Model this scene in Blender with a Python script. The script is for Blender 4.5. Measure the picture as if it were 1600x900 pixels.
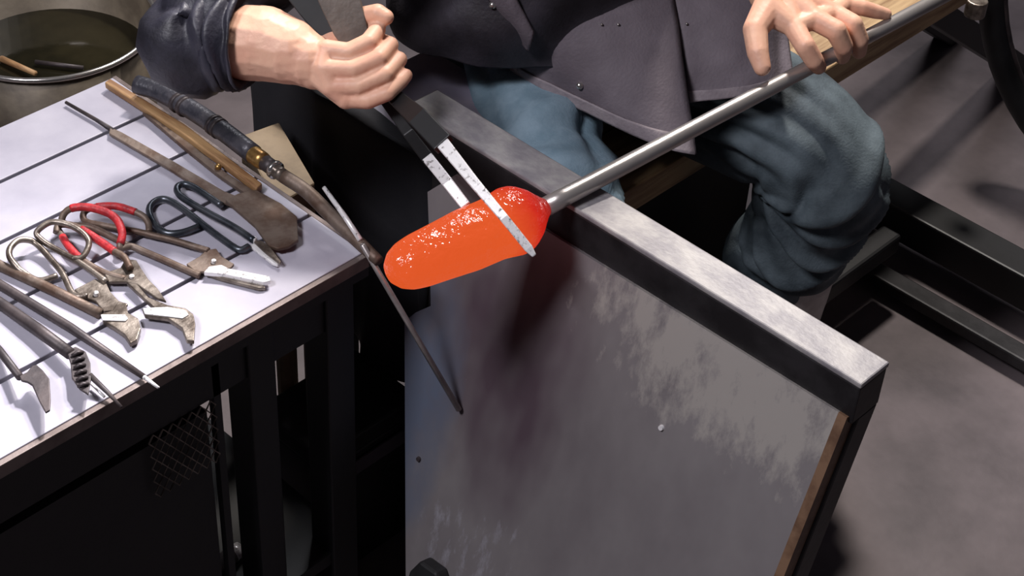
import bpy, math, random
from mathutils import Vector, Matrix, noise
random.seed(4)
for o in list(bpy.data.objects): bpy.data.objects.remove(o)
SC = bpy.context.scene
COL = SC.collection
V = Vector

# ------------------------------------------------------------------ camera
FPX = 2700.0
YAW, PITCH, ROLL = (math.radians(a) for a in (42.1, 40.1, -3.5))
fw = V((math.cos(YAW)*math.cos(PITCH), math.sin(YAW)*math.cos(PITCH), -math.sin(PITCH)))
r0 = V((math.sin(YAW), -math.cos(YAW), 0)); d0 = fw.cross(r0)
rt = math.cos(ROLL)*r0 + math.sin(ROLL)*d0
dn = -math.sin(ROLL)*r0 + math.cos(ROLL)*d0
def ray(x, y): return fw + rt*((x-800)/FPX) + dn*((y-450)/FPX)
CAM = V((0, 0, .80)) - ray(880, 318)*1.95
camd = bpy.data.cameras.new('camera'); camd.lens = 36*FPX/1600; camd.sensor_width = 36
camd.clip_start = .05
cam = bpy.data.objects.new('camera', camd); COL.objects.link(cam)
cam.matrix_world = Matrix(((rt.x, -dn.x, -fw.x, CAM.x), (rt.y, -dn.y, -fw.y, CAM.y), (rt.z, -dn.z, -fw.z, CAM.z), (0, 0, 0, 1)))
SC.camera = cam
# points of the place, measured on known planes
def Z(x, y, z): d = ray(x, y); return CAM + d*((z-CAM.z)/d.z)
def X(x, y, v): d = ray(x, y); return CAM + d*((v-CAM.x)/d.x)
def Y(x, y, v): d = ray(x, y); return CAM + d*((v-CAM.y)/d.y)
def D(x, y, dep): return CAM + ray(x, y)*dep
def depth(p): return (p-CAM).dot(fw)

# ------------------------------------------------------------------ world, lights, exposure
w = bpy.data.worlds.new('world'); SC.world = w; w.use_nodes = True
w.node_tree.nodes['Background'].inputs[0].default_value = (.62, .60, .75, 1)
w.node_tree.nodes['Background'].inputs[1].default_value = .05
def aim(o, tgt):
    o.rotation_euler = (V(tgt)-o.location).to_track_quat('-Z', 'Y').to_euler()
def area(name, loc, tgt, size, power, col, sy=None):
    l = bpy.data.lights.new(name, 'AREA'); l.energy = power; l.color = col; l.size = size
    if sy: l.shape = 'RECTANGLE'; l.size_y = sy
    o = bpy.data.objects.new(name, l); COL.objects.link(o); o.location = loc; aim(o, tgt); return o
def spot(name, loc, tgt, angle, power, col, blend=.6, rad=.08):
    l = bpy.data.lights.new(name, 'SPOT'); l.energy = power; l.color = col
    l.spot_size = math.radians(angle); l.spot_blend = blend; l.shadow_soft_size = rad
    o = bpy.data.objects.new(name, l); COL.objects.link(o); o.location = loc; aim(o, tgt); return o
spot('stage_spot_key', (1.5, .85, 3.1), (.5, .25, .7), 64, 345, (1, .93, .86), .8, .14)
spot('stage_spot_table', (1.0, .95, 3.0), (-.78, .20, .7), 22, 560, (1, .96, .98), 1, .10)
area('sheen_fill_light', (2.0, 2.0, 3.2), (.6, .2, .6), .6, 60, (.95, .95, 1), 1.5)  # unseen lamp added for sheen on glass, rail and jacks blades
area('shield_fill_light', (-2.2, .25, 3.5), (.1, 0, .4), .75, 90, (.95, .93, 1))  # unseen fill lamp added to brighten the shield and glint on the glass
SC.view_settings.view_transform = 'Standard'; SC.view_settings.look = 'None'
SC.view_settings.gamma = 1; SC.view_settings.use_curve_mapping = False
SC.view_settings.exposure = 0.0

# ------------------------------------------------------------------ materials
def srgb(r, g, b):
    return tuple((c/255/12.92 if c/255 <= .04045 else ((c/255+.055)/1.055)**2.4) for c in (r, g, b))+(1,)
def pm(name, c1, c2=None, scale=20, rough=.6, metal=0, bump=0, bscale=80, stretch=(1, 1, 1), lo=.4, hi=.6, rvar=0, coat=0, detail=5):
    m = bpy.data.materials.new(name); m.use_nodes = True
    nt = m.node_tree; b = nt.nodes['Principled BSDF']; L = nt.links.new
    b.inputs['Roughness'].default_value = rough; b.inputs['Metallic'].default_value = metal
    b.inputs['Coat Weight'].default_value = coat
    b.inputs['Base Color'].default_value = srgb(*c1)
    tc = nt.nodes.new('ShaderNodeTexCoord'); mp = nt.nodes.new('ShaderNodeMapping')
    mp.inputs['Scale'].default_value = stretch; L(tc.outputs['Object'], mp.inputs['Vector'])
    if c2:
        n = nt.nodes.new('ShaderNodeTexNoise'); n.inputs['Scale'].default_value = scale; n.inputs['Detail'].default_value = detail
        n.inputs['Roughness'].default_value = .62
        r = nt.nodes.new('ShaderNodeValToRGB'); r.color_ramp.elements[0].position = lo; r.color_ramp.elements[1].position = hi
        r.color_ramp.elements[0].color = srgb(*c1); r.color_ramp.elements[1].color = srgb(*c2)
        L(mp.outputs[0], n.inputs['Vector']); L(n.outputs['Fac'], r.inputs[0]); L(r.outputs[0], b.inputs['Base Color'])
        if rvar:
            mr = nt.nodes.new('ShaderNodeMapRange'); mr.inputs[3].default_value = rough-rvar; mr.inputs[4].default_value = rough+rvar
            L(n.outputs['Fac'], mr.inputs[0]); L(mr.outputs[0], b.inputs['Roughness'])
    if bump:
        n2 = nt.nodes.new('ShaderNodeTexNoise'); n2.inputs['Scale'].default_value = bscale; n2.inputs['Detail'].default_value = 4
        bp = nt.nodes.new('ShaderNodeBump'); bp.inputs['Strength'].default_value = bump; bp.inputs['Distance'].default_value = .004
        L(mp.outputs[0], n2.inputs['Vector']); L(n2.outputs['Fac'], bp.inputs['Height']); L(bp.outputs[0], b.inputs['Normal'])
    return m
M = dict(
 floor=pm('painted_concrete', (72, 64, 66), (114, 103, 105), 2.6, .65, 0, .15, 60, lo=.35, hi=.68),
 rail=pm('scuffed_steel', (128, 124, 128), (166, 162, 160), 34, .5, .12, .10, 220, (1, .6, 1), .4, .64, .06),
 rail_side=pm('dark_rail_steel', (26, 24, 26), (44, 42, 44), 14, .55, .3, .1),  # darker than the rail top; also on legs and a floor beam
 trim=pm('brown_edge_wood', (92, 66, 48), (120, 92, 70), 30, .6),
 black=pm('black_paint', (13, 13, 15), (20, 19, 22), 9, .5, 0, .05),
 slab=pm('white_stone', (164, 161, 174), (182, 179, 190), 14, .38, 0, .05, 40, lo=.3, hi=.7),
 edge=pm('table_edge_steel', (104, 92, 88), (132, 120, 116), 16, .5, .6, .1),
 wood=pm('pale_wood', (176, 140, 98), (128, 92, 60), 18, .6, 0, .15, 60, (4, .5, 4)),
 seatwood=pm('bench_wood', (186, 156, 116), (140, 108, 74), 12, .55, 0, .1, 60, (.4, 5, 5)),
 tan=pm('tan_wood', (140, 122, 98), (114, 98, 78), 14, .7, 0, .1),
 steel=pm('tool_steel', (92, 82, 74), (146, 136, 126), 34, .38, .7, .15, 120, lo=.4, hi=.62, rvar=.1),
 dark=pm('dark_steel', (56, 50, 52), (80, 71, 71), 26, .5, .35, .12, 110, lo=.4, hi=.62),
 bluesteel=pm('blued_steel', (60, 66, 74), (98, 102, 108), 30, .35, .75, .1, 110),
 rust=pm('rusty_steel', (92, 72, 60), (122, 108, 98), 24, .55, .5, .2, 110),
 shiny=pm('polished_steel', (238, 236, 236), (120, 114, 112), 150, .3, .25, .05, 200, lo=.55, hi=.68),
 bow=pm('brown_grey_iron', (82, 74, 68), (104, 94, 86), 20, .55, .2, .2, 90),
 brass=pm('brass', (186, 150, 92), (150, 112, 64), 60, .35, .8),
 red=pm('red_tape', (196, 44, 50), (150, 30, 38), 90, .5, 0, .3, 220),
 pipe=pm('pipe_steel', (172, 165, 162), (190, 184, 180), 16, .30, .7, .04, 200, (.2, 3, 3)),
 torch=pm('torch_rubber', (52, 52, 60), (76, 74, 80), 40, .42, .2, .3, 140),
 galv=pm('galvanised', (78, 69, 58), (102, 92, 78), 10, .5, .3, .05),
 chrome=pm('bright_metal', (205, 200, 195), None, rough=.2, metal=.9),
 skin=pm('skin', (226, 168, 142), (238, 190, 160), 30, .5, 0, .12, 150, lo=.3, hi=.7),
 denim=pm('denim', (40, 50, 57), (104, 117, 124), 9, .75, 0, .2, 300, lo=.36, hi=.74),
 tealdenim=pm('brightened_denim', (112, 136, 150), (132, 154, 168), 22, .8, 0, .2, 300),  # jeans cloth of the right leg, colour brightened to offset the shade there
 jacket=pm('jacket_cloth', (92, 83, 90), (116, 107, 114), 7, .72, 0, .2, 260, lo=.35, hi=.65),
 jackethem=pm('scuffed_hem_cloth', (118, 108, 114), (146, 136, 140), 26, .7, 0, .25, 260, lo=.35, hi=.65),
 jacketdark=pm('dark_jacket_cloth', (40, 36, 42), (56, 52, 60), 12, .6, 0, .2, 200),  # darker tone of the jacket cloth, used for the torso
 sleeve=pm('sleeve_cloth', (32, 31, 38), (50, 49, 60), 14, .5, 0, .2, 200),
 cloth=pm('black_cloth', (17, 17, 24), (26, 25, 30), 8, .9, 0, .15, 120),
 boot=pm('grey_leather', (186, 178, 174), (204, 198, 194), 24, .6, 0, .15, 160),
 hair=pm('brown_hair', (60, 42, 32), (84, 60, 44), 60, .6),
 rubber=pm('black_rubber', (20, 20, 21), (30, 30, 31), 20, .6),
 shelf2=pm('dull_grey_paint', (62, 58, 66), (78, 72, 80), 12, .6),
 shelf=pm('grey_sheet_steel', (150, 144, 162), (172, 162, 174), 8, .5, .1, .05),
)
def panel_mat():
    m = pm('stained_steel_sheet', (122, 116, 118), (148, 143, 143), 5, .42, .3, .08, 60, (1, 1, .55), .3, .7, .08)
    nt = m.node_tree; L = nt.links.new; b = nt.nodes['Principled BSDF']
    src = b.inputs['Base Color'].links[0].from_socket
    tc = nt.nodes.new('ShaderNodeTexCoord'); sp = nt.nodes.new('ShaderNodeSeparateXYZ'); L(tc.outputs['Object'], sp.inputs[0])
    def node(op, a, bb=None, c=None):
        n = nt.nodes.new('ShaderNodeMath'); n.operation = op; n.use_clamp = False
        for i, q in enumerate((a, bb, c)):
            if q is None: continue
            if hasattr(q, 'node'): L(q, n.inputs[i])
            else: n.inputs[i].default_value = q
        return n.outputs[0]
    def patch(cy, cz, sy, sz):
        e = node('ADD', node('POWER', node('MULTIPLY', node('SUBTRACT', sp.outputs[1], cy), 1/sy), 2),
                 node('POWER', node('MULTIPLY', node('SUBTRACT', sp.outputs[2], cz), 1/sz), 2))
        n = nt.nodes.new('ShaderNodeMath'); n.operation = 'SUBTRACT'; n.use_clamp = True
        n.inputs[0].default_value = 1; L(e, n.inputs[1]); return n.outputs[0]
    def noise_(scale, st, det=8):
        mp = nt.nodes.new('ShaderNodeMapping'); mp.inputs['Scale'].default_value = st; L(tc.outputs['Object'], mp.inputs[0])
        n = nt.nodes.new('ShaderNodeTexNoise'); n.inputs['Scale'].default_value = scale; n.inputs['Detail'].default_value = det; n.inputs['Roughness'].default_value = .7
        L(mp.outputs[0], n.inputs['Vector']); return n.outputs['Fac']
    def over(src, fac, col):
        mx = nt.nodes.new('ShaderNodeMix'); mx.data_type = 'RGBA'; L(fac, mx.inputs[0]); L(src, mx.inputs[6])
        mx.inputs[7].default_value = srgb(*col); return mx.outputs[2]
    def ramp(x, lo, hi):
        r = nt.nodes.new('ShaderNodeMapRange'); r.inputs[1].default_value = lo; r.inputs[2].default_value = hi; L(x, r.inputs[0]); return r.outputs[0]
    # heat-tint: brownish purple, upper middle; pale scale, along the right top; scratched bare metal low
    heat = ramp(node('MULTIPLY', patch(.04, .56, .2, .28), noise_(7, (1, 1, .4), 3)), .18, .5)
    src = over(src, heat, (92, 78, 86))
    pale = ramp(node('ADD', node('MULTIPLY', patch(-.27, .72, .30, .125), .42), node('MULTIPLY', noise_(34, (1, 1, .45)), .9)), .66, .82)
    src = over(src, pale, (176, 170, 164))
    scr = ramp(node('ADD', node('MULTIPLY', patch(-.0, .30, .17, .15), .3), node('MULTIPLY', noise_(46, (1, 1, .25)), .9)), .74, .86)
    src = over(src, scr, (158, 155, 162))
    blue = ramp(node('MULTIPLY', patch(.16, .42, .12, .30), noise_(9, (1, 1, .5), 4)), .2, .5)
    src = over(src, blue, (104, 112, 130))
    L(src, b.inputs['Base Color'])
    return m
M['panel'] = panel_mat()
def glass_mat():
    m = bpy.data.materials.new('molten_glass'); m.use_nodes = True; nt = m.node_tree; b = nt.nodes['Principled BSDF']; L = nt.links.new
    tc = nt.nodes.new('ShaderNodeTexCoord'); sp = nt.nodes.new('ShaderNodeSeparateXYZ'); L(tc.outputs['Object'], sp.inputs[0])
    n = nt.nodes.new('ShaderNodeTexNoise'); n.inputs['Scale'].default_value = 22; L(tc.outputs['Object'], n.inputs['Vector'])
    ad = nt.nodes.new('ShaderNodeMath'); ad.operation = 'MULTIPLY_ADD'; L(n.outputs['Fac'], ad.inputs[0]); ad.inputs[1].default_value = .03; L(sp.outputs[0], ad.inputs[2])
    mr = nt.nodes.new('ShaderNodeMapRange'); mr.inputs[1].default_value = -.085; mr.inputs[2].default_value = .0; L(ad.outputs[0], mr.inputs[0])
    r = nt.nodes.new('ShaderNodeValToRGB'); L(mr.outputs[0], r.inputs[0])
    r.color_ramp.elements[0].color = srgb(236, 92, 40); r.color_ramp.elements[1].color = srgb(120, 10, 10)
    e = r.color_ramp.elements.new(.45); e.color = srgb(214, 40, 26)
    L(r.outputs[0], b.inputs['Emission Color']); b.inputs['Emission Strength'].default_value = .86
    b.inputs['Base Color'].default_value = srgb(70, 26, 18); b.inputs['Roughness'].default_value = .13
    n2 = nt.nodes.new('ShaderNodeTexNoise'); n2.inputs['Scale'].default_value = 75; n2.inputs['Detail'].default_value = 3; L(tc.outputs['Object'], n2.inputs['Vector'])
    bp = nt.nodes.new('ShaderNodeBump'); bp.inputs['Strength'].default_value = 1; bp.inputs['Distance'].default_value = .006
    L(n2.outputs['Fac'], bp.inputs['Height']); L(bp.outputs[0], b.inputs['Normal'])
    return m
M['glass'] = glass_mat()
def water_mat():
    m = pm('dark_water', (26, 24, 16), (40, 36, 24), 5, .08, 0, .12, 14); return m
M['water'] = water_mat()

# ------------------------------------------------------------------ mesh helpers
class MB:
    def __init__(s): s.v = []; s.f = []
    def add(s, vs, fs):
        k = len(s.v); s.v += [tuple(p) for p in vs]; s.f += [tuple(i+k for i in f) for f in fs]; return s
    def hexa(s, p):     # 8 points: bottom 4, top 4
        return s.add(p, [(3, 2, 1, 0), (4, 5, 6, 7), (0, 1, 5, 4), (1, 2, 6, 5), (2, 3, 7, 6), (3, 0, 4, 7)])
    def box(s, x0, x1, y0, y1, z0, z1):
        return s.hexa([(x0, y0, z0), (x1, y0, z0), (x1, y1, z0), (x0, y1, z0), (x0, y0, z1), (x1, y0, z1), (x1, y1, z1), (x0, y1, z1)])
    def prism(s, pts, dz):    # polygon (Vectors) extruded by vector dz
        n = len(pts); dz = V(dz)
        nrm = sum(((V(pts[i])-V(pts[0])).cross(V(pts[i+1])-V(pts[0])) for i in range(1, n-1)), V())
        if nrm.dot(dz) < 0: pts = pts[::-1]
        a = [V(p) for p in pts]; b = [p+dz for p in a]
        return s.add(a+b, [tuple(range(n))[::-1], tuple(range(n, 2*n))]+[(i, (i+1) % n, n+(i+1) % n, n+i) for i in range(n)])
    def tube(s, pts, rad, seg=12, flat=1.0, up=None, caps=True, closed=False):
        pts = [V(p) for p in pts]; n = len(pts)
        if not isinstance(rad, (list, tuple)): rad = [rad]*n
        prev = V(up) if up is not None else None; base = len(s.v); vs = []
        for i, p in enumerate(pts):
            if closed: t = pts[(i+1) % n]-pts[i-1]
            else: t = pts[min(i+1, n-1)]-pts[max(i-1, 0)]
            if t.length < 1e-9: t = V((0, 0, 1))
            t.normalize()
            if prev is None: prev = V((0, 0, 1)) if abs(t.z) < .9 else V((1, 0, 0))
            u = prev-t*prev.dot(t)
            if u.length < 1e-6: u = t.orthogonal()
            u.normalize(); prev = u; q = t.cross(u)
            for k in range(seg):
                a = 2*math.pi*k/seg
                vs.append(p+q*(math.cos(a)*rad[i])+u*(math.sin(a)*rad[i]*flat))
        fs = []
        for i in range(n if closed else n-1):
            j = (i+1) % n
            for k in range(seg):
                l = (k+1) % seg
                fs.append((i*seg+k, i*seg+l, j*seg+l, j*seg+k))
        if caps and not closed: fs += [tuple(range(seg))[::-1], tuple((n-1)*seg+k for k in range(seg))]
        return s.add(vs, fs)
    def ball(s, c, r, seg=14, ring=9, sc=(1, 1, 1)):
        c = V(c); vs = [c+V((0, 0, -r*sc[2]))]; fs = []
        for i in range(1, ring):
            t = -math.pi/2+math.pi*i/ring
            for k in range(seg):
                a = 2*math.pi*k/seg
                vs.append(c+V((math.cos(a)*math.cos(t)*r*sc[0], math.sin(a)*math.cos(t)*r*sc[1], math.sin(t)*r*sc[2])))
        vs.append(c+V((0, 0, r*sc[2]))); top = len(vs)-1
        for k in range(seg): fs.append((0, 1+(k+1) % seg, 1+k)); fs.append((top, 1+(ring-2)*seg+k, 1+(ring-2)*seg+(k+1) % seg))
        for i in range(ring-2):
            for k in range(seg): fs.append((1+i*seg+k, 1+i*seg+(k+1) % seg, 1+(i+1)*seg+(k+1) % seg, 1+(i+1)*seg+k))
        return s.add(vs, fs)
    def limb(s, pts, rad):
        for p, r in zip(pts, rad): s.ball(p, r)
        for i in range(len(pts)-1): s.tube([pts[i], pts[i+1]], [rad[i], rad[i+1]], 14)
        return s
    def build(s, name, mat, parent=None, smooth=False, bevel=0, sub=0, thick=0):
        me = bpy.data.meshes.new(name); me.from_pydata(s.v, [], s.f); me.update()
        return finish(name, me, mat, parent, smooth, bevel, sub, thick)
def finish(name, me, mat, parent=None, smooth=False, bevel=0, sub=0, thick=0):
    me.materials.append(M[mat] if isinstance(mat, str) else mat)
    if smooth:
        for p in me.polygons: p.use_smooth = True
    o = bpy.data.objects.new(name, me); COL.objects.link(o)
    if thick: k = o.modifiers.new('thickness', 'SOLIDIFY'); k.thickness = thick; k.offset = 0
    if bevel: k = o.modifiers.new('bevel', 'BEVEL'); k.width = bevel; k.segments = 2; k.limit_method = 'ANGLE'
    if sub: k = o.modifiers.new('subdiv', 'SUBSURF'); k.levels = sub; k.render_levels = sub
    if parent:
        o.parent = parent; root = parent; off = V(root.location)
        while root.parent: root = root.parent; off = V(root.location)
        o.matrix_parent_inverse = Matrix.Translation(-off) if parent.type == 'EMPTY' else Matrix.Identity(4)
    return o
def tag(o, label, cat, group=None, kind=None):
    if label: o['label'] = label
    if cat: o['category'] = cat
    if group: o['group'] = group
    if kind: o['kind'] = kind
    return o
def thing(name, loc, label, cat, group=None):
    o = bpy.data.objects.new(name, None); COL.objects.link(o); o.location = loc; o.empty_display_size = .05
    return tag(o, label, cat, group)
def smoothpath(pts, n=6, closed=False):
    pts = [V(p) for p in pts]; out = []; m = len(pts)
    for i in range(m if closed else m-1):
        p0 = pts[i-1] if (closed or i > 0) else pts[0]*2-pts[1]
        p1 = pts[i]; p2 = pts[(i+1) % m]; p3 = pts[(i+2) % m] if (closed or i+2 < m) else p2*2-p1
        for k in range(n):
            t = k/n
            out.append(.5*((2*p1)+(p2-p0)*t+(2*p0-5*p1+4*p2-p3)*t*t+(3*p1-p0-3*p2+p3)*t**3))
    if not closed: out.append(pts[-1])
    return out
def remesh(mb, vox, it=4):
    me = bpy.data.meshes.new('tmp'); me.from_pydata(mb.v, [], mb.f); me.update()
    o = bpy.data.objects.new('tmp', me); COL.objects.link(o)
    k = o.modifiers.new('r', 'REMESH'); k.mode = 'VOXEL'; k.voxel_size = vox
    if it: k = o.modifiers.new('s', 'SMOOTH'); k.factor = .5; k.iterations = it
    dg = bpy.context.evaluated_depsgraph_get(); ev = o.evaluated_get(dg)
    m2 = bpy.data.meshes.new_from_object(ev)
    vs = [v.co.copy() for v in m2.vertices]; fs = [tuple(p.vertices) for p in m2.polygons]
    bpy.data.objects.remove(o); bpy.data.meshes.remove(me); bpy.data.meshes.remove(m2)
    return vs, fs
def nz(p, s): return noise.noise(V(p)*s)
def lerp(a, b, t): return a+(b-a)*t

# ------------------------------------------------------------------ floor
tag(MB().box(-3.2, 4.2, -2.6, 4.6, -.05, 0).build('floor', 'floor'), 'brownish grey painted concrete workshop floor', 'floor', kind='structure')

M['wall'] = pm('dark_wall_paint', (70, 66, 70), (84, 80, 84), 2, .8)
for nm, q_ in (('wall_back', (-3.2, 4.2, 4.6, 4.7, 0, 4)), ('wall_right', (4.2, 4.3, -2.6, 4.7, 0, 4))):
    tag(MB().box(*q_).build(nm, 'wall'), 'plain dark painted workshop wall', 'wall', kind='structure')
# ------------------------------------------------------------------ glassblower's bench
RX0, RX1, RZ = .004, .054, .80
bench = thing('glassblowing_bench', (.5, .1, 0), 'steel glassblowing bench with scuffed rail, stained sheet shield and wooden seat', 'bench')
rail = MB().box(RX0, RX1, -.409, .262, RZ-.007, RZ).build('rail_top', 'rail', bench, bevel=.002)
MB().box(RX0+.001, RX1-.001, -.408, .261, RZ-.058, RZ-.0071).build('rail_body', 'rail_side', bench, bevel=.002)
# sheet shield sloping out below the rail
PT = V((.000, 0, .748)); PN = V((-.96, 0, .28)).normalized()
def PP(x, y, off=0):
    d = ray(x, y); return CAM+d*((PT+PN*off-CAM).dot(PN)/d.dot(PN))
def onp(y, z): return V((PT.x-.2917*(PT.z-z), y, z))
top_l = onp(.205, .748); bl = PP(634, 900); br = PP(1209, 900)
low = .03
def down(a, b, z): t = (z-a.z)/(b.z-a.z); return a.lerp(b, t)
LB = down(PP(632, 500), bl, low); RB = down(PP(1310, 644), br, low)
poly = [PP(1310, 644), onp(.0, .748), onp(.17, .748), PP(668, 300), PP(671, 380), PP(673, 478), PP(650, 488), PP(632, 502), LB, RB]
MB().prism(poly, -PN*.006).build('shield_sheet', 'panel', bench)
a, b = PP(1310, 644), RB
MB().prism([a, b, b+V((.0, -.011, 0)), a+V((0, -.011, 0))], -PN*.02).build('shield_edge_strip', 'trim', bench)
for c in (PP(1034, 668), PP(655, 717)):
    MB().tube([c-PN*.002, c+PN*.003], [.004, .003], 10).build('screw', 'shiny' if c.y < 0 else 'dark', bench)
c = PP(682, 905); v_ = V((0, 1, 0)); w_ = V((-.28, 0, -.96))
MB().prism([c+v_*.03+w_*.0, c+v_*.018-w_*.026, c-v_*.012-w_*.028, c-v_*.032-w_*.006, c-v_*.034+w_*.03, c+v_*.03+w_*.03], PN*.022).build('rubber_bumper', 'rubber', bench, bevel=.004)
# splayed legs behind the sheet
def leg(y0, y1, x0=.006, x1=.055, dx=-.20, z1=RZ-.058):
    return MB().hexa([(x0+dx, y0, 0), (x1+dx, y0, 0), (x1+dx, y1, 0), (x0+dx, y1, 0), (x0+.006, y0, z1), (x1, y0, z1), (x1, y1, z1), (x0+.006, y1, z1)])
leg(-.407, -.347, x0=.012, dx=-.20).build('leg', 'rail_side', bench, bevel=.003)
leg(.19, .25, x0=.030, x1=.056, dx=.0).build('leg', 'rail_side', bench, bevel=.003)
# seat plank across, far frame, stretchers
SE = Z(1370, 60, .50).y; SB = .452
for i in range(3):
    MB().box(.075, 1.30, SE+i*.122, SE+i*.122+.119, SB, .50).build('seat_plank', 'seatwood', bench, bevel=.003)
MB().box(1.13, 1.20, -.75, .40, .045, .115).build('floor_beam', 'black', bench, bevel=.004)
MB().box(1.02, 1.06, -.75, .30, .02, .045).build('floor_beam', 'rail_side', bench, bevel=.004)
for y in (-.7, .25): MB().box(1.025, 1.195, y, y+.04, 0, .0449 if y > 0 else .02).build('foot', 'black', bench)
for y0 in (SE+.11, SE+.28):
    MB().hexa([(1.85, y0, 0), (1.93, y0, 0), (1.93, y0+.05, 0), (1.85, y0+.05, 0), (1.21, y0, SB), (1.30, y0, SB), (1.30, y0+.05, SB), (1.21, y0+.05, SB)]).build('leg', 'black', bench, bevel=.003)
q0 = Z(1392, 372, .13)
MB().box(.10, q0.x, q0.y-.02, q0.y+.02, .11, .15).build('stretcher', 'black', bench, bevel=.006)
MB().box(.13, .80, SE+.06, SE+.075, .03, SB).build('seat_shade_board', 'black', bench)  # black board added to stand in for the shade under the seat
MB().box(.102, .13, .26, .36, .0, SB).build('leg', 'black', bench)
MB().box(.102, .13, .50, .55, .0, SB).build('leg', 'black', bench)
MB().box(.104, .27, .262, .50, .648, .655).build('side_shelf', 'shelf', bench, bevel=.002)
for y in (.30, .48): MB().box(.11, .14, y, y+.03, .5, .648).build('shelf_post', 'black', bench)
bo = Z(1524, 16, .50); MB().tube([bo+V((0, 0, -.01)), bo+V((0, 0, .02))], .018, 14).build('bolt', 'steel', bench, bevel=.002)

# dark cloth hanging beside the rail
def drape():
    mb = MB(); nu, nv = 60, 44; vs = []; fs = []
    for j in range(nv+1):
        t = j/nv
        for i in range(nu+1):
            u = i/nu; y = lerp(.272, .66, u)
            if t < .25: x = lerp(.098, .078, t/.25); z = .662+.004*math.sin(u*20)
            else: x = .072; z = lerp(.662, .26, (t-.25)/.75)
            k = max(0, (t-.2))*1.2
            f = math.sin(u*23+3*nz((u*2, t, 0), 1.5)+t*1.5)
            x += -.016*k*(.6+f)+.01*k*nz((u*3, t*2, 4), 2)
            vs.append((x, y+.012*k*math.cos(u*23), z-.006*k*f))
    for j in range(nv):
        for i in range(nu):
            a = j*(nu+1)+i; fs.append((a, a+1, a+nu+2, a+nu+1))
    return mb.add(vs, fs)
tag(drape().build('draped_cloth', 'cloth', None, True, thick=.004), 'black cloth hanging in folds between tool table and steel rail', 'cloth')

# small wooden stool between table and bench
st = thing('wooden_stool', (-.03, .52, 0), 'plain tan wooden stool between tool table and hanging black cloth', 'stool')
p = [Z(375, 212, .6), Z(436, 190, .6), Z(492, 285, .6), Z(430, 320, .6)]
p = [q+V((0, 0, 0)) for q in p]
MB().prism(p, (0, 0, -.03)).build('top_board', 'tan', st, bevel=.003)
cx = sum(p, V())/4
for q in p:
    q2 = q.lerp(cx, .25); MB().tube([(q2.x, q2.y, 0), (q2.x, q2.y, .57)], .012, 10).build('leg', 'tan', st)

bx = thing('steel_box', (-.03, .35, 0), 'black steel box on the floor between tool table and shield', 'box')
MB().box(-.13, .05, .285, .42, 0, .235).build('body', 'black', bx, bevel=.004)
MB().box(-.132, .052, .283, .422, .236, .268).build('lid', 'black', bx, bevel=.004)
MB().box(-.09, .05, .279, .2829, .196, .222).build('front_strip', 'shelf2', bx, bevel=.001)
# ------------------------------------------------------------------ tool table
TZ = .70; TX1, TY0, TY1, TX0 = -.138, .175, .676, -1.02
tab = thing('tool_table', (-.55, .42, 0), 'black framed tool table topped with pale slabs and dark joints', 'table')
MB().box(TX0, TX1, TY0, TY1, TZ-.036, TZ-.012).build('top_frame', 'black', tab)
rows = 5; hh = (TY1-TY0)/rows
for i in range(rows):
    MB().box(TX0, TX1-.004, TY0+i*hh+(.004 if i == 0 else .003), TY0+(i+1)*hh-.003, TZ-.012, TZ).build('slab', 'slab', tab, bevel=.0012)
MB().box(TX0, TX1, TY0-.004, TY0+.0035, TZ-.019, TZ-.001).build('edge_strip', 'edge', tab, bevel=.001)
MB().box(TX1-.0038, TX1+.003, TY0-.004, TY1, TZ-.019, TZ-.001).build('edge_strip', 'edge', tab, bevel=.001)
for x0, x1, y0 in ((-.196, -.153, .185), (-.314, -.275, .185), (-.98, -.93, .185), (-.98, -.93, .62), (-.20, -.155, .62)):
    MB().box(x0, x1, y0, y0+.045, 0, TZ-.036).build('leg', 'black', tab, bevel=.002)
MB().box(-.362, -.352, .19, .20, .25, TZ-.036).build('hanger_bar', 'black', tab)
MB().box(-.98, -.153, .19, .225, .60, TZ-.036).build('apron_rail', 'black', tab)
MB().box(-.98, -.155, .19, .66, .18, .20).build('lower_shelf', 'black', tab)
MB().box(-.98, -.37, .195, .21, .22, .58).build('drawer_front', 'black', tab)
# expanded metal basket panel
mm = MB(); W0, W1, H0, H1 = -.455, -.362, .50, .60
nx, nzv = 7, 5; cw = (W1-W0)/nx; ch = (H1-H0)/nzv
for i in range(nx):
    for j in range(nzv):
        c = V((W0+cw*(i+.5), .188, H0+ch*(j+.5)))
        q = [c+V((cw/2, 0, 0)), c+V((0, 0, ch/2)), c-V((cw/2, 0, 0)), c-V((0, 0, ch/2))]
        mm.tube(q, .0011, 5, closed=True)
mm.build('wire_mesh', 'steel', tab)
rd = thing('steel_tube', (-.5, .4, .2), 'thin dark tube lying on the lower shelf of the tool table', 'tube')
MB().tube([(-.62, .24, .214), (-.30, .27, .214)], .012, 12).build('body', 'dark', rd, True)
MB().tube([(-.30, .27, .214), (-.285, .2714, .214)], [.012, .010], 12).build('end_cap', 'shiny', rd, True)

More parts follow.
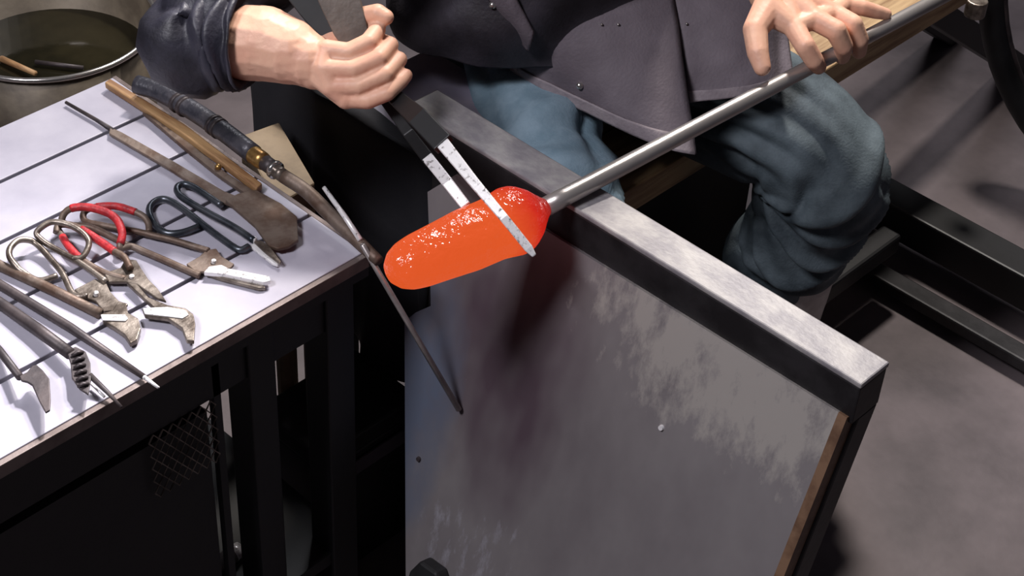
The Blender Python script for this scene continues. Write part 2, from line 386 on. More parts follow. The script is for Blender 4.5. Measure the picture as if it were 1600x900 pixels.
# ------------------------------------------------------------------ water pail
PC = Z(74, 34, .42); PR = .178
pail = thing('water_pail', (PC.x, PC.y, 0), 'round metal pail of dark water behind the tool table', 'pail')
def lathe(prof, c, seg=56):
    mb = MB(); vs = []; fs = []; n = len(prof)
    for r, z in prof:
        for k in range(seg): a = 2*math.pi*k/seg; vs.append((c.x+math.cos(a)*r, c.y+math.sin(a)*r, z))
    for i in range(n-1):
        for k in range(seg): l = (k+1) % seg; fs.append((i*seg+k, i*seg+l, (i+1)*seg+l, (i+1)*seg+k))
    return mb.add(vs, fs)
lathe([(.0, .002), (PR*.84, .002), (PR*.86, .01), (PR*.99, .42), (PR*.97, .42), (PR*.84, .015), (0, .015)], PC).build('body', 'galv', pail, True)
MB().tube([(PC.x+math.cos(a)*PR, PC.y+math.sin(a)*PR, .42) for a in [2*math.pi*k/64 for k in range(64)]], .0048, 10, closed=True).build('rim', 'chrome', pail, True)
lathe([(0, .345), (PR*.935, .345)], PC).build('water', 'water', pail)
for i, (p0, p1, lab) in enumerate((((2, 92), (56, 118), 'pale wooden stick lying in the pail against its near rim'), ((55, 97), (130, 106), 'thin dark rod floating in the water pail'))):
    a, b = Z(*p0, .352), Z(*p1, .352)
    if i: o = MB().tube([a, b], .004, 8).build('iron_rod', 'dark', None, True)
    else: o = MB().tube([a+V((0, 0, -.0)), b+V((0, 0, .004))], [.006, .0045], 8).build('wooden_stick', 'wood', None, True)
    tag(o, lab, 'stick' if i == 0 else 'rod')

# ------------------------------------------------------------------ tools on the table
def zz(pts, h): return [Z(x, y, TZ+h) for x, y in pts]
def flat(pts, h, t): return MB().prism(zz(pts, h), (0, 0, -t))
SH = 'hand shears on the tool table'
def shears(name, label, halves, rivet, blades, plates, cat='shears'):
    c = Z(*rivet, TZ); t = thing(name, (c.x, c.y, TZ), label, cat, SH)
    for pts, h, r, mat, tapes in halves:
        hs = h if isinstance(h, (list, tuple)) else [h]*len(pts)
        P3 = smoothpath([Z(x, y, TZ+q) for (x, y), q in zip(pts, hs)], 6)
        o = MB().tube(P3, r, 10).build('handle', mat, t, True)
        for a, b in tapes:
            n = len(P3)-1; seg = P3[int(a*n):int(b*n)+1]
            k = MB().tube(seg, r*1.16, 10).build('grip_tape', 'red', o, True); k['label'] = 'red wrapped grip'
    for pts, h, th, mat in plates: flat(pts, h, th).build('pivot_plate', mat, t, bevel=.001)
    for pts, h, th, mat in blades: flat(pts, h, th).build('blade', mat, t, bevel=.0012)
    q = Z(*rivet, TZ+.012); MB().tube([q+V((0, 0, -.011)), q+V((0, 0, .0008))], [.0036, .0030], 12).build('rivet', 'shiny', t, bevel=.0008)
    return t
shears('straight_shears', 'blue-grey steel shears with two open wire loops beside the brown paddle blade',
  [([(389, 385), (373, 390), (345, 372), (317, 351), (293, 332), (268, 315), (252, 311), (238, 318), (233, 331), (242, 351), (260, 364), (285, 363), (311, 354)], .006, .0042, 'bluesteel', []),
   ([(397, 376), (366, 355), (324, 332), (293, 314), (279, 303), (277, 293), (286, 288), (300, 291), (324, 306), (346, 321)], .010, .0042, 'bluesteel', [])],
  (397, 372), [([(388, 382), (398, 380), (436, 409), (434, 414), (425, 411)], .006, .004, 'shiny'), ([(396, 376), (408, 375), (420, 382), (440, 408), (437, 411), (414, 393)], .010, .004, 'steel')], [])
shears('red_handled_shears', 'steel shears with red grips on both big loops and straight shiny jaws',
  [([(326, 392), (306, 386), (270, 375), (240, 368), (215, 362), (192, 358), (160, 352), (134, 346), (131, 333), (146, 324), (179, 322), (205, 329), (224, 338), (232, 350), (233, 362)], [.008]*7+[.006, .01, .016, .018, .018, .016, .012, .009], .0040, 'rust', [(.66, .82)]),
   ([(312, 430), (303, 427), (258, 407), (225, 393), (205, 385), (188, 387), (191, 366), (184, 345), (167, 332), (138, 324), (114, 325), (101, 333), (97, 346), (110, 352), (141, 355), (178, 372), (200, 384)], [.006]*4+[.008, .014, .022, .028, .030, .030, .028, .022, .014, .010, .009, .008, .008], .0042, 'rust', [(.34, .64)])],
  (334, 407), [([(346, 413), (358, 419), (421, 431), (423, 438), (412, 441), (350, 428), (318, 425), (326, 416)], .011, .006, 'shiny'), ([(318, 426), (350, 430), (410, 442), (415, 449), (404, 450), (345, 435)], .006, .005, 'steel')],
  [([(291, 412), (312, 400), (322, 390), (338, 388), (346, 400), (366, 412), (360, 418), (325, 424), (305, 424)], .009, .004, 'rust')])
shears('hook_jawed_snips', 'rusty snips with one red taped handle and a bright hooked jaw near the table edge',
  [([(204, 420), (194, 402), (179, 393), (162, 381), (135, 363), (112, 352), (92, 352), (88, 364)], [.014, .016, .016, .016, .018, .018, .014, .01], .0042, 'rust', [(.30, .62)]),
   ([(196, 436), (165, 427), (140, 414), (120, 399), (104, 380), (92, 360)], [.008, .008, .009, .010, .010, .008], .0040, 'rust', [(.5, .92)])],
  (206, 431), [([(197, 440), (214, 443), (232, 464), (262, 476), (290, 481), (302, 490), (305, 504), (303, 532), (291, 531), (284, 512), (262, 497), (226, 492), (222, 482), (240, 480), (216, 458)], .012, .006, 'steel'),
              ([(223, 481), (262, 479), (290, 484), (295, 491), (285, 497), (262, 494), (226, 490)], .0135, .0016, 'shiny')],
  [([(162, 426), (188, 418), (196, 404), (213, 406), (220, 418), (232, 436), (246, 450), (260, 470), (246, 466), (214, 444), (197, 440), (170, 440)], .010, .004, 'steel')])
shears('grey_loop_shears', 'bare grey-brown shears with two large round loops at the left of the pile',
  [([(166, 440), (140, 421), (114, 404), (81, 386), (65, 375), (57, 365), (65, 355), (81, 347), (104, 350), (124, 360), (137, 373), (138, 386), (128, 402), (112, 404)], [.010, .011, .012, .014, .018, .022, .026, .028, .028, .026, .022, .018, .014, .014], .0036, 'steel', []),
   ([(138, 463), (115, 460), (98, 428), (76, 401), (57, 381), (44, 375), (28, 376), (16, 388), (15, 401), (24, 414), (34, 424), (60, 438), (90, 431)], [.008, .008, .009, .010, .014, .018, .020, .020, .018, .014, .010, .007, .008], .0038, 'steel', [])],
  (150, 457), [([(184, 471), (197, 474), (200, 488), (216, 497), (220, 512), (214, 530), (203, 536), (194, 522), (180, 512), (160, 500), (158, 490), (176, 484)], .010, .007, 'steel'),
              ([(157, 491), (196, 491), (200, 497), (196, 501), (160, 500)], .0118, .0016, 'shiny')],
  [([(116, 452), (149, 435), (166, 442), (172, 455), (186, 470), (200, 474), (192, 484), (162, 486), (149, 470), (126, 462)], .0085, .004, 'steel')])
def rodtool(name, label, cat, pts, rads, mat, h, flatn=1):
    c = Z(*pts[0], TZ); t = thing(name, (c.x, c.y, TZ), label, cat)
    hs = h if isinstance(h, (list, tuple)) else [h]*len(pts)
    MB().tube([Z(x, y, TZ+q) for (x, y), q in zip(pts, hs)], rads, 10, flat=flatn).build('shaft', mat, t, True)
    return t
rodtool('square_bar', 'rusty brown bar lying just below the grey loop shears', 'bar', [(-130, 338), (0, 415), (90, 457), (156, 490)], [.0062]*4, 'rust', .0065)
t = rodtool('pointed_rod', 'long dark rod tapering to a fine point over the table front edge', 'rod', [(-150, 352), (0, 445), (110, 512), (225, 589)], [.0058, .0058, .0054, .0032], 'dark', [.006, .006, .006, .005])
MB().tube([Z(225, 589, TZ+.005), Z(248, 606, TZ+.004)], [.0026, .0016], 8).build('tip', 'shiny', t, True)
t = rodtool('ribbed_paddle', 'dark rod ending in a ribbed scoop and a thin point over the edge', 'paddle', [(-140, 384), (0, 474), (60, 516), (110, 553)], [.006, .0066, .0072, .0066], 'dark', [.007, .008, .012, .018])
pl = [(104, 548), (118, 541), (134, 549), (141, 566), (142, 592), (138, 616), (124, 607), (112, 590), (110, 568)]
MB().prism(zz(pl, .020), (0, 0, -.003)).build('scoop', 'dark', t, bevel=.001)
for i in range(6):
    a = lerp(V((112, 556)), V((121, 604)), i/5); b = lerp(V((130, 550)), V((139, 600)), i/5)
    MB().tube([Z(a.x, a.y, TZ+.021), Z((a.x+b.x)/2, (a.y+b.y)/2-2, TZ+.0235), Z(b.x, b.y, TZ+.021)], [.0018, .0026, .0018], 8).build('rib', 'dark', t, True)
MB().tube([Z(140, 586, TZ+.018), Z(168, 613, TZ+.008), Z(190, 636, TZ+.004)], [.0034, .0026, .0016], 8).build('point', 'dark', t, True)
MB().tube([Z(143, 600, TZ+.006), Z(163, 620, TZ+.004)], .0016, 8).build('steel_pin', 'shiny', t, True)
t = rodtool('leaf_shaped_iron', 'dark rod with a leaf-shaped flat blade raised above the front slab', 'iron', [(-120, 420), (0, 549), (31, 589)], [.005, .0048, .0044], 'dark', [.006, .01, .022])
MB().prism(zz([(30, 587), (42, 581), (50, 571), (57, 569), (67, 578), (77, 591), (79, 622), (78, 640), (71, 644), (62, 628), (50, 601), (42, 596), (33, 594)], .024), (0, 0, -.003)).build('leaf_blade', 'dark', t, bevel=.001)
# steel paddle with long tang
t = rodtool('steel_paddle', 'brown steel paddle with a long thin tang and rounded blade', 'paddle', [(103, 160), (150, 187), (178, 205)], [.0022, .0026, .0034], 'dark', .005)
flat([(172, 198), (190, 206), (272, 252), (350, 298), (395, 316), (385, 330), (340, 312), (262, 262), (170, 208)], .008, .004).build('shank', 'rust', t, bevel=.001)
flat([(352, 312), (372, 302), (400, 296), (440, 318), (464, 338), (466, 374), (452, 384), (434, 388), (420, 383), (398, 352)], .012, .005).build('blade', 'rust', t, bevel=.001)
# wooden-handled strip along the right edge
c = Z(280, 215, TZ); t = thing('wood_handled_knife', (c.x, c.y, TZ), 'long pale wooden strip tool lying along the right edge of the slabs', 'knife')
flat([(163, 128), (172, 122), (290, 194), (410, 286), (401, 294), (281, 205)], .014, .010).build('handle', 'wood', t, bevel=.002)
flat([(222, 174), (236, 180), (300, 226), (352, 268), (412, 308), (404, 316), (340, 272), (290, 232)], .010, .006).build('tang', 'rust', t, bevel=.001)
q = Z(341, 261, TZ+.012); MB().ball(q, .0042).build('rivet', 'brass', t, True)

# gas torch lying along the edge
c = Z(330, 200, TZ+.03); t = thing('gas_torch', (c.x, c.y, TZ), 'black gas torch with brass collar lying along the right table edge', 'torch')
TH = .030
def tz(x, y, h=TH): return Z(x, y, TZ+h)
MB().tube(smoothpath([tz(214, 132), tz(250, 144), tz(300, 172), tz(350, 206), tz(396, 241)], 5), .0125, 16).build('grip', 'torch', t, True)
for x, y in ((277, 159), (287, 165), (333, 194), (340, 199)):
    a, b = tz(x, y), tz(x+4, y+3); MB().tube([a, b], .0138, 16).build('grip_band', 'dark', t, True)
MB().tube([tz(392, 238), tz(398, 243), tz(408, 250), tz(414, 254)], [.0105, .0118, .0118, .0105], 14).build('collar', 'brass', t, True)
MB().tube([tz(414, 254), tz(428, 264)], .0100, 14).build('valve_body', 'dark', t, True)
MB().tube([tz(428, 264), tz(432, 267)], .0118, 16).build('chrome_ring', 'chrome', t, True)
MB().tube([tz(432, 267), tz(444, 276)], .0088, 14).build('valve_nut', 'steel', t, True)
MB().tube(smoothpath([tz(444, 276), tz(480, 300, .026), tz(520, 340, .02), tz(560, 378, .016), tz(592, 408, .012)], 4), [.0088]*9+[.0086, .0084, .0082, .008, .0078, .0074, .007, .0066], 14).build('nozzle_pipe', 'rust', t, True)
MB().tube([tz(506, 293, .046), tz(540, 340, .032), tz(563, 375, .024)], [.0026, .0034, .0034], 10).build('lever', 'shiny', t, True)
MB().tube(smoothpath([tz(304, 106, .05), tz(290, 108, .05), tz(262, 120, .045), tz(245, 128, .04), tz(250, 142, .03)], 4), .003, 8).build('hook_wire', 'steel', t, True)
MB().tube([tz(286, 100, .05), tz(294, 118, .05)], [.010, .011], 12).build('hose_nipple', 'dark', t, True)
# thin rod leaning from the table corner to the shield
tip = PP(717, 640, .006); top = Z(566, 382, TZ+.030)
ro = MB().tube([top, tip], [.0034, .0038], 10).build('thin_rod', 'pipe', None, True)
tag(ro, 'thin steel rod leaning from table corner down against the shield sheet', 'rod')

# ------------------------------------------------------------------ blowpipe with molten glass
A = V((-.030, .0, RZ+.0105)); Bp = Z(1250, 113, .838); dirp = (Bp-A).normalized()
bp = thing('blowpipe', (A.x, A.y, RZ), 'long steel blowpipe across the rail carrying glowing orange molten glass', 'blowpipe')
E_ = A+dirp*1.15
ppts = [A+dirp*s for s in (0, .03, .2, .5, 1.15)]
MB().tube(ppts, [.0112, .0108, .0100, .0092, .0092], 24).build('pipe', 'pipe', bp, True)
tipg = Z(603, 429, .796); ax = (tipg-A)
prof = [(-.02, 10), (.0, 14), (.035, 22), (.09, 38), (.16, 51), (.22, 54), (.28, 51), (.34, 48), (.42, 48), (.50, 48), (.58, 46), (.70, 43), (.80, 41), (.88, 37), (.94, 29), (.98, 17), (1.0, 1)]
gp = []; gr = []
for i in range(len(prof)-1):
    for k in range(4):
        u = k/4; t_ = lerp(prof[i][0], prof[i+1][0], u); r_ = lerp(prof[i][1], prof[i+1][1], u)
        gp.append(A+ax*t_); gr.append(r_/1360)
gp.append(A+ax*1.0); gr.append(.0006)
gr = [gr[0]]+[(gr[i-1]+gr[i]+gr[i+1])/3 for i in range(1, len(gr)-1)]+[gr[-1]]
g = MB().tube(gp, gr, 40).build('molten_glass', 'glass', bp, True); g['label'] = 'glowing orange molten glass gather'

# ------------------------------------------------------------------ jacks held in the right hand
hp = Z(570, 95, .885); dh = depth(hp)
gd = depth(A.lerp(tipg, .28))
jk = thing('jacks', hp, 'steel jacks with bright blades gripped in the hand over the molten glass', 'jacks')
def strip(pts, wd, th, name, mat, parent, nrm=None):
    # flat tapered bar through (px,py,depth) points, its width lying across the view of the tool's plane
    P3 = [D(*q) for q in pts]; n = len(P3); vs = []; fs = []
    for i, p_ in enumerate(P3):
        t_ = (P3[min(i+1, n-1)]-P3[max(i-1, 0)]).normalized(); nn = (nrm or -fw); u = t_.cross(nn).normalized(); nn = u.cross(t_).normalized()
        w_, h_ = wd[i]/2, th[i]/2
        vs += [p_+u*w_+nn*h_, p_-u*w_+nn*h_, p_-u*w_-nn*h_, p_+u*w_-nn*h_]
    for i in range(n-1):
        for k in range(4): l = (k+1) % 4; fs.append((i*4+k, i*4+l, i*4+4+l, i*4+4+k))
    fs += [(3, 2, 1, 0), tuple(4*(n-1)+k for k in range(4))]
    return MB().add(vs, fs).build(name, mat, parent, bevel=.0012)
strip([(500, -80, dh-.004), (534, 8, dh+.0), (548, 46, dh+.002), (570, 95, dh+.006)], [.052, .046, .040, .022], [.014]*4, 'spring_bow', 'bow', jk)
strip([(425, -70, dh+.012), (484, 8, dh+.012), (514, 52, dh+.012), (560, 100, dh+.012)], [.034, .032, .024, .016], [.012]*4, 'bow_side', 'rubber', jk)
strip([(560, 92, dh+.006), (615, 150, dh+.004), (655, 185, lerp(dh, gd-.044, .42)), (694, 226, lerp(dh, gd-.044, .62))], [.016, .018, .024, .024], [.012]*4, 'arm', 'black', jk)
strip([(555, 100, dh+.010), (600, 155, dh+.016), (640, 210, dh+.020), (672, 252, lerp(dh+.02, gd+.02, .5))], [.012, .012, .014, .015], [.010]*4, 'arm', 'black', jk)
strip([(688, 219, lerp(dh, gd-.044, .61)), (740, 284, lerp(dh, gd-.044, .82)), (788, 341, gd-.044), (826, 388, gd-.046), (835, 400, gd-.046)], [.0155, .012, .0100, .0095, .005], [.006, .006, .005, .004, .003], 'blade', 'shiny', jk)
strip([(668, 246, lerp(dh+.02, gd+.02, .48)), (700, 286, lerp(dh+.02, gd+.02, .8)), (728, 322, gd+.026)], [.0135, .013, .012], [.006]*3, 'blade', 'shiny', jk)
for x, y in ((604, 152), (637, 171)):
    q = D(x, y, dh-.006); MB().ball(q, .0042).build('rivet', 'chrome', jk, True)

# ------------------------------------------------------------------ the glassblower
per = thing('person', (.45, .35, 0), 'seated person in dark jacket and jeans working glass with jacks', 'person')
# right forearm and fist
rh = MB()
def q(x, y, o): return D(x, y, dh+o)
elb = D(324, 56, dh+.040)
rh.limb([elb, q(360, 64, .022), q(412, 68, .012), q(452, 80, .004), q(482, 94, -.002)], [.042, .0455, .0445, .039, .032])
rh.limb([q(482, 82, -.004), q(490, 112, -.004)], [.022, .021])
kn = dict(i=q(510, 78, -.020), m=q(504, 107, -.024), r=q(517, 135, -.021), p=q(540, 154, -.014))
for k in 'imrp': rh.limb([q(484, 98, -.004), kn[k]], [.020, .0125])
rh.limb([kn['i'], kn['m'], kn['r'], kn['p']], [.012, .0125, .012, .011])
F_ = dict(i=[q(545, 82, -.024), q(576, 66, -.022), q(590, 46, -.002), q(574, 42, .022)],
          m=[q(552, 108, -.027), q(592, 91, -.024), q(610, 70, .0), q(590, 62, .028)],
          r=[q(560, 134, -.024), q(602, 116, -.023), q(624, 93, .0), q(600, 86, .028)],
          p=[q(575, 157, -.018), q(606, 145, -.019), q(626, 127, -.012), q(634, 118, -.004)])
RR = dict(i=(.0122, .0114, .0108, .0098, .009), m=(.0125, .0116, .0108, .0098, .009), r=(.012, .0112, .0104, .0096, .009), p=(.011, .0102, .0096, .0090, .0082))
for k in 'imrp': rh.limb([kn[k]]+F_[k], RR[k])
rh.limb([q(500, 84, .008), q(545, 46, .026), q(572, 26, .010), q(590, 21, -.002), q(603, 27, -.004)], [.016, .0145, .0125, .0115, .0095])
# left hand over the pipe
lh = MB()
lel = V((.60, .25, 1.02)); wr = Z(1206, -16, .905)
lh.limb([lel, lel.lerp(wr, .5), wr], [.043, .040, .031])
lh.limb([wr, Z(1228, -14, .90)], [.030, .028])
K = dict(i=Z(1240, 42, .886), m=Z(1272, 30, .890), r=Z(1300, 20, .886), p=Z(1318, 8, .880))
for k in 'imrp': lh.limb([wr.lerp(Z(1228, -14, .90), .5), K[k]], [.022, .0128])
lh.limb([K['i'], K['m'], K['r'], K['p']], [.0128, .0125, .012, .011])
G_ = dict(i=[Z(1258, 72, .876), Z(1272, 94, .858), Z(1279, 104, .846)],
          m=[Z(1306, 48, .884), Z(1318, 72, .862), Z(1316, 88, .838)],
          r=[Z(1332, 38, .880), Z(1343, 62, .860), Z(1342, 80, .836)],
          p=[Z(1346, 12, .876), Z(1368, 18, .868), Z(1384, 22, .862)])
GR = dict(i=(.0135, .0126, .0116, .0100), m=(.0135, .0134, .0120, .0102), r=(.013, .0130, .0116, .0100), p=(.0115, .0104, .0094, .0078))
for k in 'imrp': lh.limb([K[k]]+G_[k], GR[k])
lh.limb([Z(1200, 14, .896), Z(1180, 46, .886), Z(1184, 82, .870), Z(1191, 105, .858)], [.020, .0155, .0135, .0108])
lh.limb([Z(1200, 14, .896), K['i']], [.020, .013])
vs1, fs1 = remesh(rh, .0017, 3); vs2, fs2 = remesh(lh, .0017, 3)
# rest of the body, mostly under the clothes
HIPL, HIPR = V((.52, .42, .60)), V((.35, .42, .60)); KL, KR = V((.590, .03, .545)), V((.125, .085, .555)); AL, AR = Z(1212, 520, .12), V((.19, .06, .10))
SHR, SHL = V((.19, .42, 1.09)), V((.58, .40, 1.09))
bd = MB()
bd.limb([V((.43, .42, .62)), V((.42, .38, .80)), V((.40, .36, .95)), V((.385, .36, 1.05))], [.125, .115, .12, .10])
bd.limb([SHR, V((.385, .36, 1.07)), SHL], [.045, .085, .045])
bd.limb([SHR, SHR.lerp(elb, .5)+V((-.01, .02, .0)), elb], [.042, .038, .040]); bd.limb([SHL, SHL.lerp(lel, .5)+V((.01, .02, 0)), lel], [.042, .038, .040])
bd.limb([V((.385, .35, 1.12)), V((.375, .31, 1.22))], [.055, .05])
hd = V((.37, .285, 1.33))
bd.ball(hd, .1, sc=(.78, .95, 1.1)); bd.ball(hd+V((-.0, -.035, -.05)), .06, sc=(.9, 1, 1))
bd.limb([hd+V((0, -.09, .01)), hd+V((0, -.108, -.022))], [.010, .014])
for s in (-1, 1): bd.ball(hd+V((s*.08, .01, -.01)), .028, sc=(.4, .8, 1.1))
bd.limb([hd+V((-.02, -.092, -.06)), hd+V((.02, -.092, -.06))], [.007, .007])
for h, k, a in ((HIPL, KL, AL), (HIPR, KR, AR)):
    bd.limb([h, k, a], [.07, .045, .030]); bd.limb([a, a+V((0, .03, -.06)), a+V((.05, -.04, -.075))], [.034, .030, .022])
vs3, fs3 = remesh(bd, .009, 3)
mb = MB(); mb.add(vs1, fs1); mb.add(vs2, fs2); mb.add(vs3, fs3)
body = mb.build('body', 'skin', per, True)
for s in (-1, 1):
    e = hd+V((s*.03, -.083, .012)); MB().ball(e, .011).build('eye', 'chrome', per, True)
hair = MB().ball(hd+V((0, .022, .03)), .108, sc=(.80, .9, 1.0)); hair.build('hair', 'hair', per, True)

# trousers
def loft(path, radf, seg, name, mat, parent, thick=.003, crease=None):
    mb = MB(); P3 = path; n = len(P3); vs = []; fs = []; prev = V((0, 0, 1))
    for i, p_ in enumerate(P3):
        t_ = (P3[min(i+1, n-1)]-P3[max(i-1, 0)]).normalized(); u = prev-t_*prev.dot(t_)
        if u.length < 1e-5: u = t_.orthogonal()
        u.normalize(); prev = u; v_ = t_.cross(u); fd = V((-.6, -.6, .7)); af = math.atan2(fd.dot(u), fd.dot(v_))
        for k in range(seg):
            a = 2*math.pi*k/seg; r_ = radf(i/(n-1), a, p_)+(crease(i/(n-1), (a-af+math.pi) % (2*math.pi)-math.pi) if crease else 0); vs.append(p_+u*(math.sin(a)*r_)+v_*(math.cos(a)*r_))
    for i in range(n-1):
        for k in range(seg): l = (k+1) % seg; fs.append((i*seg+k, i*seg+l, (i+1)*seg+l, (i+1)*seg+k))
    mb.add(vs, fs); return mb.build(name, mat, parent, True, thick=thick)
def legrad(prof, fold, seed):
    def f(s, a, p_):
        for (s0, r0_), (s1, r1_) in zip(prof, prof[1:]):
            if s <= s1: r_ = lerp(r0_, r1_, (s-s0)/(s1-s0)); break
        wob = nz((math.cos(a)*.8+seed, math.sin(a)*.8, s*5), 1.3)
        w2 = nz((math.cos(a)*.9+seed*3, math.sin(a)*.9, s*2.2+7), 1.0)
        ph = s*34+1.7*math.sin(a+seed+.6)+5*w2
        val = max(0, math.cos(ph))**3; mod = max(0, .55+1.2*nz((math.cos(a)*.7+5, math.sin(a)*.7+seed, s*4), 1.1))
        amp = fold*(.45+.9*max(0, 1-abs(s-.50)/.2)+.75*max(0, (s-.6)/.4))
        r_ += amp*mod*(.35-1.5*val+.5*math.cos(ph*.5+2))
        r_ += .006*wob-.011*max(0, math.cos(a*4+seed+s*5))**6*max(0, 1-abs(s-.28)/.25)
        return r_
    return f
def creaseL(s, b):
    # b = angle round the leg from its outer front; sagging swags below the knee, long pulls on the thigh
    d = 0
    for s0, k, am, wd in ((.50, .10, .010, .020), (.575, .13, .012, .022), (.665, .12, .011, .020), (.76, .13, .010, .022), (.86, .09, .008, .018)):
        x = (s-(s0+k*(math.cos(b-.1)-.6)+.03*math.sin(2*b+s0*20)))/wd
        d += am*(math.exp(-x*x)-.8*math.exp(-(x-1.7)**2))*max(0, math.cos(b*.6))
    for b0, am, wd, sl in ((-1.0, .012, .13, .5), (-.55, .012, .11, .7), (-.1, .009, .10, .5), (.45, .008, .12, -.4)):
        x = (b-b0-sl*(s-.25))/wd
        d -= am*(math.exp(-x*x)-.5*math.exp(-(x-1.6)**2))*max(0, 1-abs(s-.26)/.2)
    return d*1.4
CUF = Z(1203, 404, .275)
pathL = smoothpath([V((.47, .44, .61)), V((.54, .27, .605)), V((.575, .10, .59)), V((.592, .026, .545)), V((.610, .036, .47)), V((.630, .066, .38)), CUF], 26)
tr = loft(pathL, legrad([(0, .10), (.3, .098), (.5, .086), (.62, .080), (.8, .083), (1, .076)], .008, .7), 128, 'jeans_leg', 'denim', per, crease=creaseL)
pathR = smoothpath([V((.38, .44, .61)), V((.29, .32, .605)), V((.19, .17, .59)), V((.150, .115, .53)), V((.17, .11, .4)), V((.19, .09, .16))], 14)
loft(pathR, legrad([(0, .10), (.3, .088), (.5, .078), (.7, .072), (1, .075)], .005, 2.1), 72, 'jeans_leg', 'tealdenim', per, crease=lambda s, b: .8*creaseL(min(1, s+.22), b))
MB().ball((.43, .45, .61), .15, 24, 14, sc=(1.15, .9, .62)).build('jeans_seat', 'denim', per, True)
# boots
def boot(a, toe, name):
    mb = MB()
    mb.limb([a+V((-.012, -.012, .15)), a+V((0, 0, .0)), a+V((0, .01, -.075))], [.070, .062, .042])
    mb.limb([a+V((0, .03, -.08)), a+toe*.5+V((0, 0, -.07)), a+toe+V((0, 0, -.085))], [.038, .040, .032])
    v_, f_ = remesh(mb, .006, 3); v_ = [V((p.x, p.y, max(p.z, .002))) for p in v_]
    return MB().add(v_, f_).build(name, 'boot', per, True)
boot(AL, V((.06, -.06, 0)), 'boot'); boot(AR, V((.03, -.12, 0)), 'boot')
# jacket: torso
JR = [(.732, .42, .43, .25, .195), (.745, .42, .428, .25, .193), (.80, .415, .405, .235, .175), (.90, .405, .375, .205, .152), (1.0, .395, .355, .195, .135), (1.08, .388, .355, .195, .12), (1.13, .385, .35, .12, .085), (1.16, .383, .345, .075, .07)]
def torso():
    mb = MB(); vs = []; fs = []; seg = 88; rings = []
    for (a, b) in zip(JR, JR[1:]):
        for k in range(6): rings.append([lerp(x, y, k/6) for x, y in zip(a, b)])
    rings.append(JR[-1]); n = len(rings)
    for i, (z, cx_, cy_, ax_, ay_) in enumerate(rings):
        for k in range(seg):
            a = 2*math.pi*k/seg; w_ = nz((math.cos(a)*2, math.sin(a)*2, z*6), 1.2)
            f = 1+.035*math.sin(z*55+3*math.cos(a*2)+4*w_)*max(0, 1-abs(z-.80)/.3)+.02*math.sin(a*9+3*w_)*max(0, (.9-z)/.25)
            vs.append((cx_+math.cos(a)*ax_*f, cy_+math.sin(a)*ay_*f, z))
    for i in range(n-1):
        for k in range(seg): l = (k+1) % seg; fs.append((i*seg+k, i*seg+l, (i+1)*seg+l, (i+1)*seg+k))
    return mb.add(vs, fs)
jt = torso().build('jacket_body', 'jacketdark', per, True, thick=.004)
def patch(c, bulge, nu=36, nv=36, fold=.004, seed=0, t1=1, off=0):
    # c: bottom-left, bottom-right, top-right, top-left, each a point; bulge: vector
    mb = MB(); vs = []; fs = []
    for j in range(nv+1):
        t_ = t1*j/nv
        for i in range(nu+1):
            u = i/nu; p_ = c[0].lerp(c[1], u).lerp(c[3].lerp(c[2], u), t_)
            p_ = p_+V(bulge)*(math.sin(math.pi*u)**.8*(.35+.65*math.sin(math.pi*min(1, t_*.8+.1))))
            p_ = p_+V(bulge).normalized()*fold*(math.sin(u*9+seed+2*nz((u*2, t_*2, seed), 1.5))*(1-t_)+1.5*nz((u*3, t_*3, seed+5), 1.3))
            vs.append(p_+V(bulge).normalized()*off)
    for j in range(nv):
        for i in range(nu): a = j*(nu+1)+i; fs.append((a, a+1, a+nu+2, a+nu+1))
    return mb.add(vs, fs)
RPc = [Z(800, 112, .69), Z(1086, 242, .672), Z(1044, -60, .835), Z(800, -70, .865)]
rp = patch(RPc, (-.035, -.012, .006), seed=1).build('jacket_front', 'jacket', per, True, thick=.004)
LPc = [Z(1078, 160, .70), Z(1236, 122, .705), Z(1216, -70, .80), Z(1040, -60, .838)]
lp = patch(LPc, (-.01, -.03, .01), seed=3).build('jacket_front', 'jacket', per, True, thick=.004)
patch(RPc, (-.035, -.012, .006), 36, 6, seed=1, t1=.10, off=.0035).build('hem', 'jackethem', rp, True, thick=.002)
patch(LPc, (-.01, -.03, .01), 36, 6, seed=3, t1=.08, off=.0035).build('hem', 'jackethem', lp, True, thick=.002)
def hit(o, x, y):
    dg = bpy.context.evaluated_depsgraph_get(); bpy.context.view_layer.update()
    ok, loc, no, idx = o.ray_cast(o.matrix_world.inverted() @ CAM, ray(x, y).normalized())
    return loc if ok else None
def onjacket(x, y):
    c_ = [h for h in (hit(jt, x, y), hit(rp, x, y)) if h]
    if not c_: return Z(x, y, .80)
    h = min(c_, key=depth); return h+(CAM-h).normalized()*.007
FLc = [onjacket(*q_) for q_ in ((826, 82), (834, 50), (792, -30), (742, -30))]
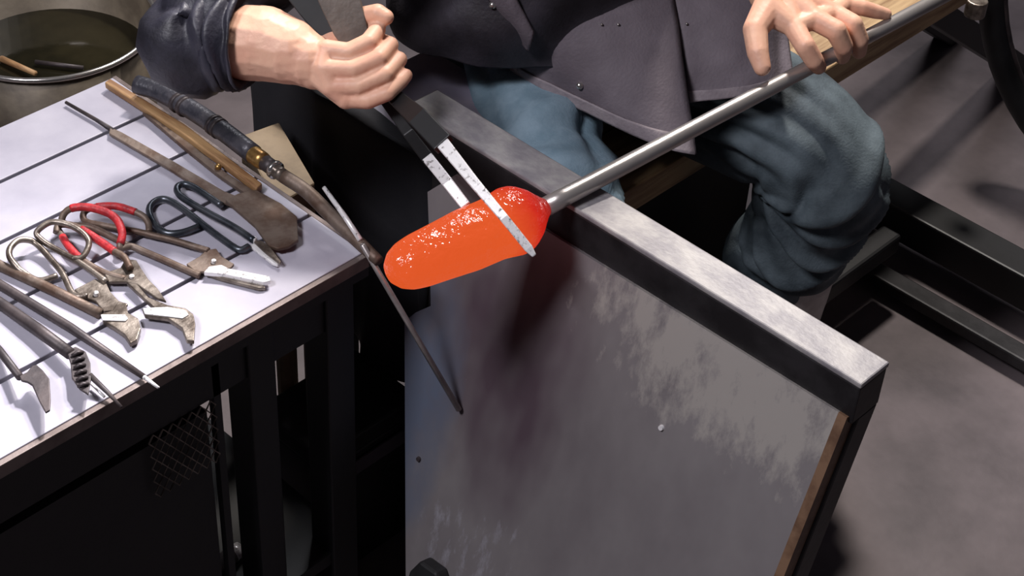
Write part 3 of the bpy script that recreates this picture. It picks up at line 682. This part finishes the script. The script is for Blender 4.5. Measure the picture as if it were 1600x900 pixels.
fl = patch([V(c_) for c_ in FLc], (-.006, -.006, .004), 10, 20, .001, 2).build('pocket_flap', 'jacket', per, True, thick=.003)
# snaps sit on the cloth: find the surface depth by ray
for o, x, y in ((rp, 906, 134), (fl, 770, 8), (rp, 966, 38), (rp, 940, 38), (lp, 1073, 37)):
    h_ = hit(o, x, y)
    if h_:
        nn = (CAM-h_).normalized(); r_ = .005 if (x, y) in ((906, 134), (770, 8)) else .0018
        MB().tube([h_-nn*.001, h_+nn*.003, h_+nn*.005], [r_, r_, r_*.5], 12).build('snap', 'chrome', o, True)
# sleeves
def slrad(r0_, r1_, seed, amp=.006):
    def f(s, a, p_):
        w_ = nz((math.cos(a)+seed, math.sin(a), s*4), 1.4)
        return lerp(r0_, r1_, s)+amp*math.sin(s*44+2*math.sin(a+seed)+3*w_)+.006*w_
    return f
cuff = D(390, 64, dh+.016)
pathS = smoothpath([SHR+V((.03, .0, .0)), SHR.lerp(elb, .5)+V((-.01, .02, .0)), elb+V((-.008, .006, .006)), D(345, 60, dh+.026), cuff], 14)
loft(pathS, slrad(.066, .053, .4, .0065), 64, 'sleeve', 'sleeve', per)
pathT = smoothpath([SHL+V((-.03, 0, 0)), SHL.lerp(lel, .5)+V((.01, .02, 0)), lel+V((.01, .01, 0)), lel.lerp(wr, .35)], 12)
loft(pathT, slrad(.078, .055, 1.9), 56, 'sleeve', 'sleeve', per)

# ------------------------------------------------------------------ black tyre at the right edge
tc_ = Z(1985, 25, .50); nrm = (CAM-tc_); nrm.z = 0; nrm.normalize(); u_ = V((0, 0, 1)); s_ = u_.cross(nrm)
ty = thing('rubber_hoop', (tc_.x, tc_.y, 0), 'large black rubber hoop standing at the right edge of the floor', 'hoop')
R_ = .475
MB().tube([tc_+(u_*math.sin(a)+s_*math.cos(a))*R_ for a in [2*math.pi*k/72 for k in range(72)]], .025, 14, closed=True).build('tread', 'rubber', ty, True)
MB().tube([tc_+(u_*math.sin(a)+s_*math.cos(a))*(R_-.024) for a in [2*math.pi*k/72 for k in range(72)]], .006, 10, closed=True).build('inner_rim', 'dark', ty, True)
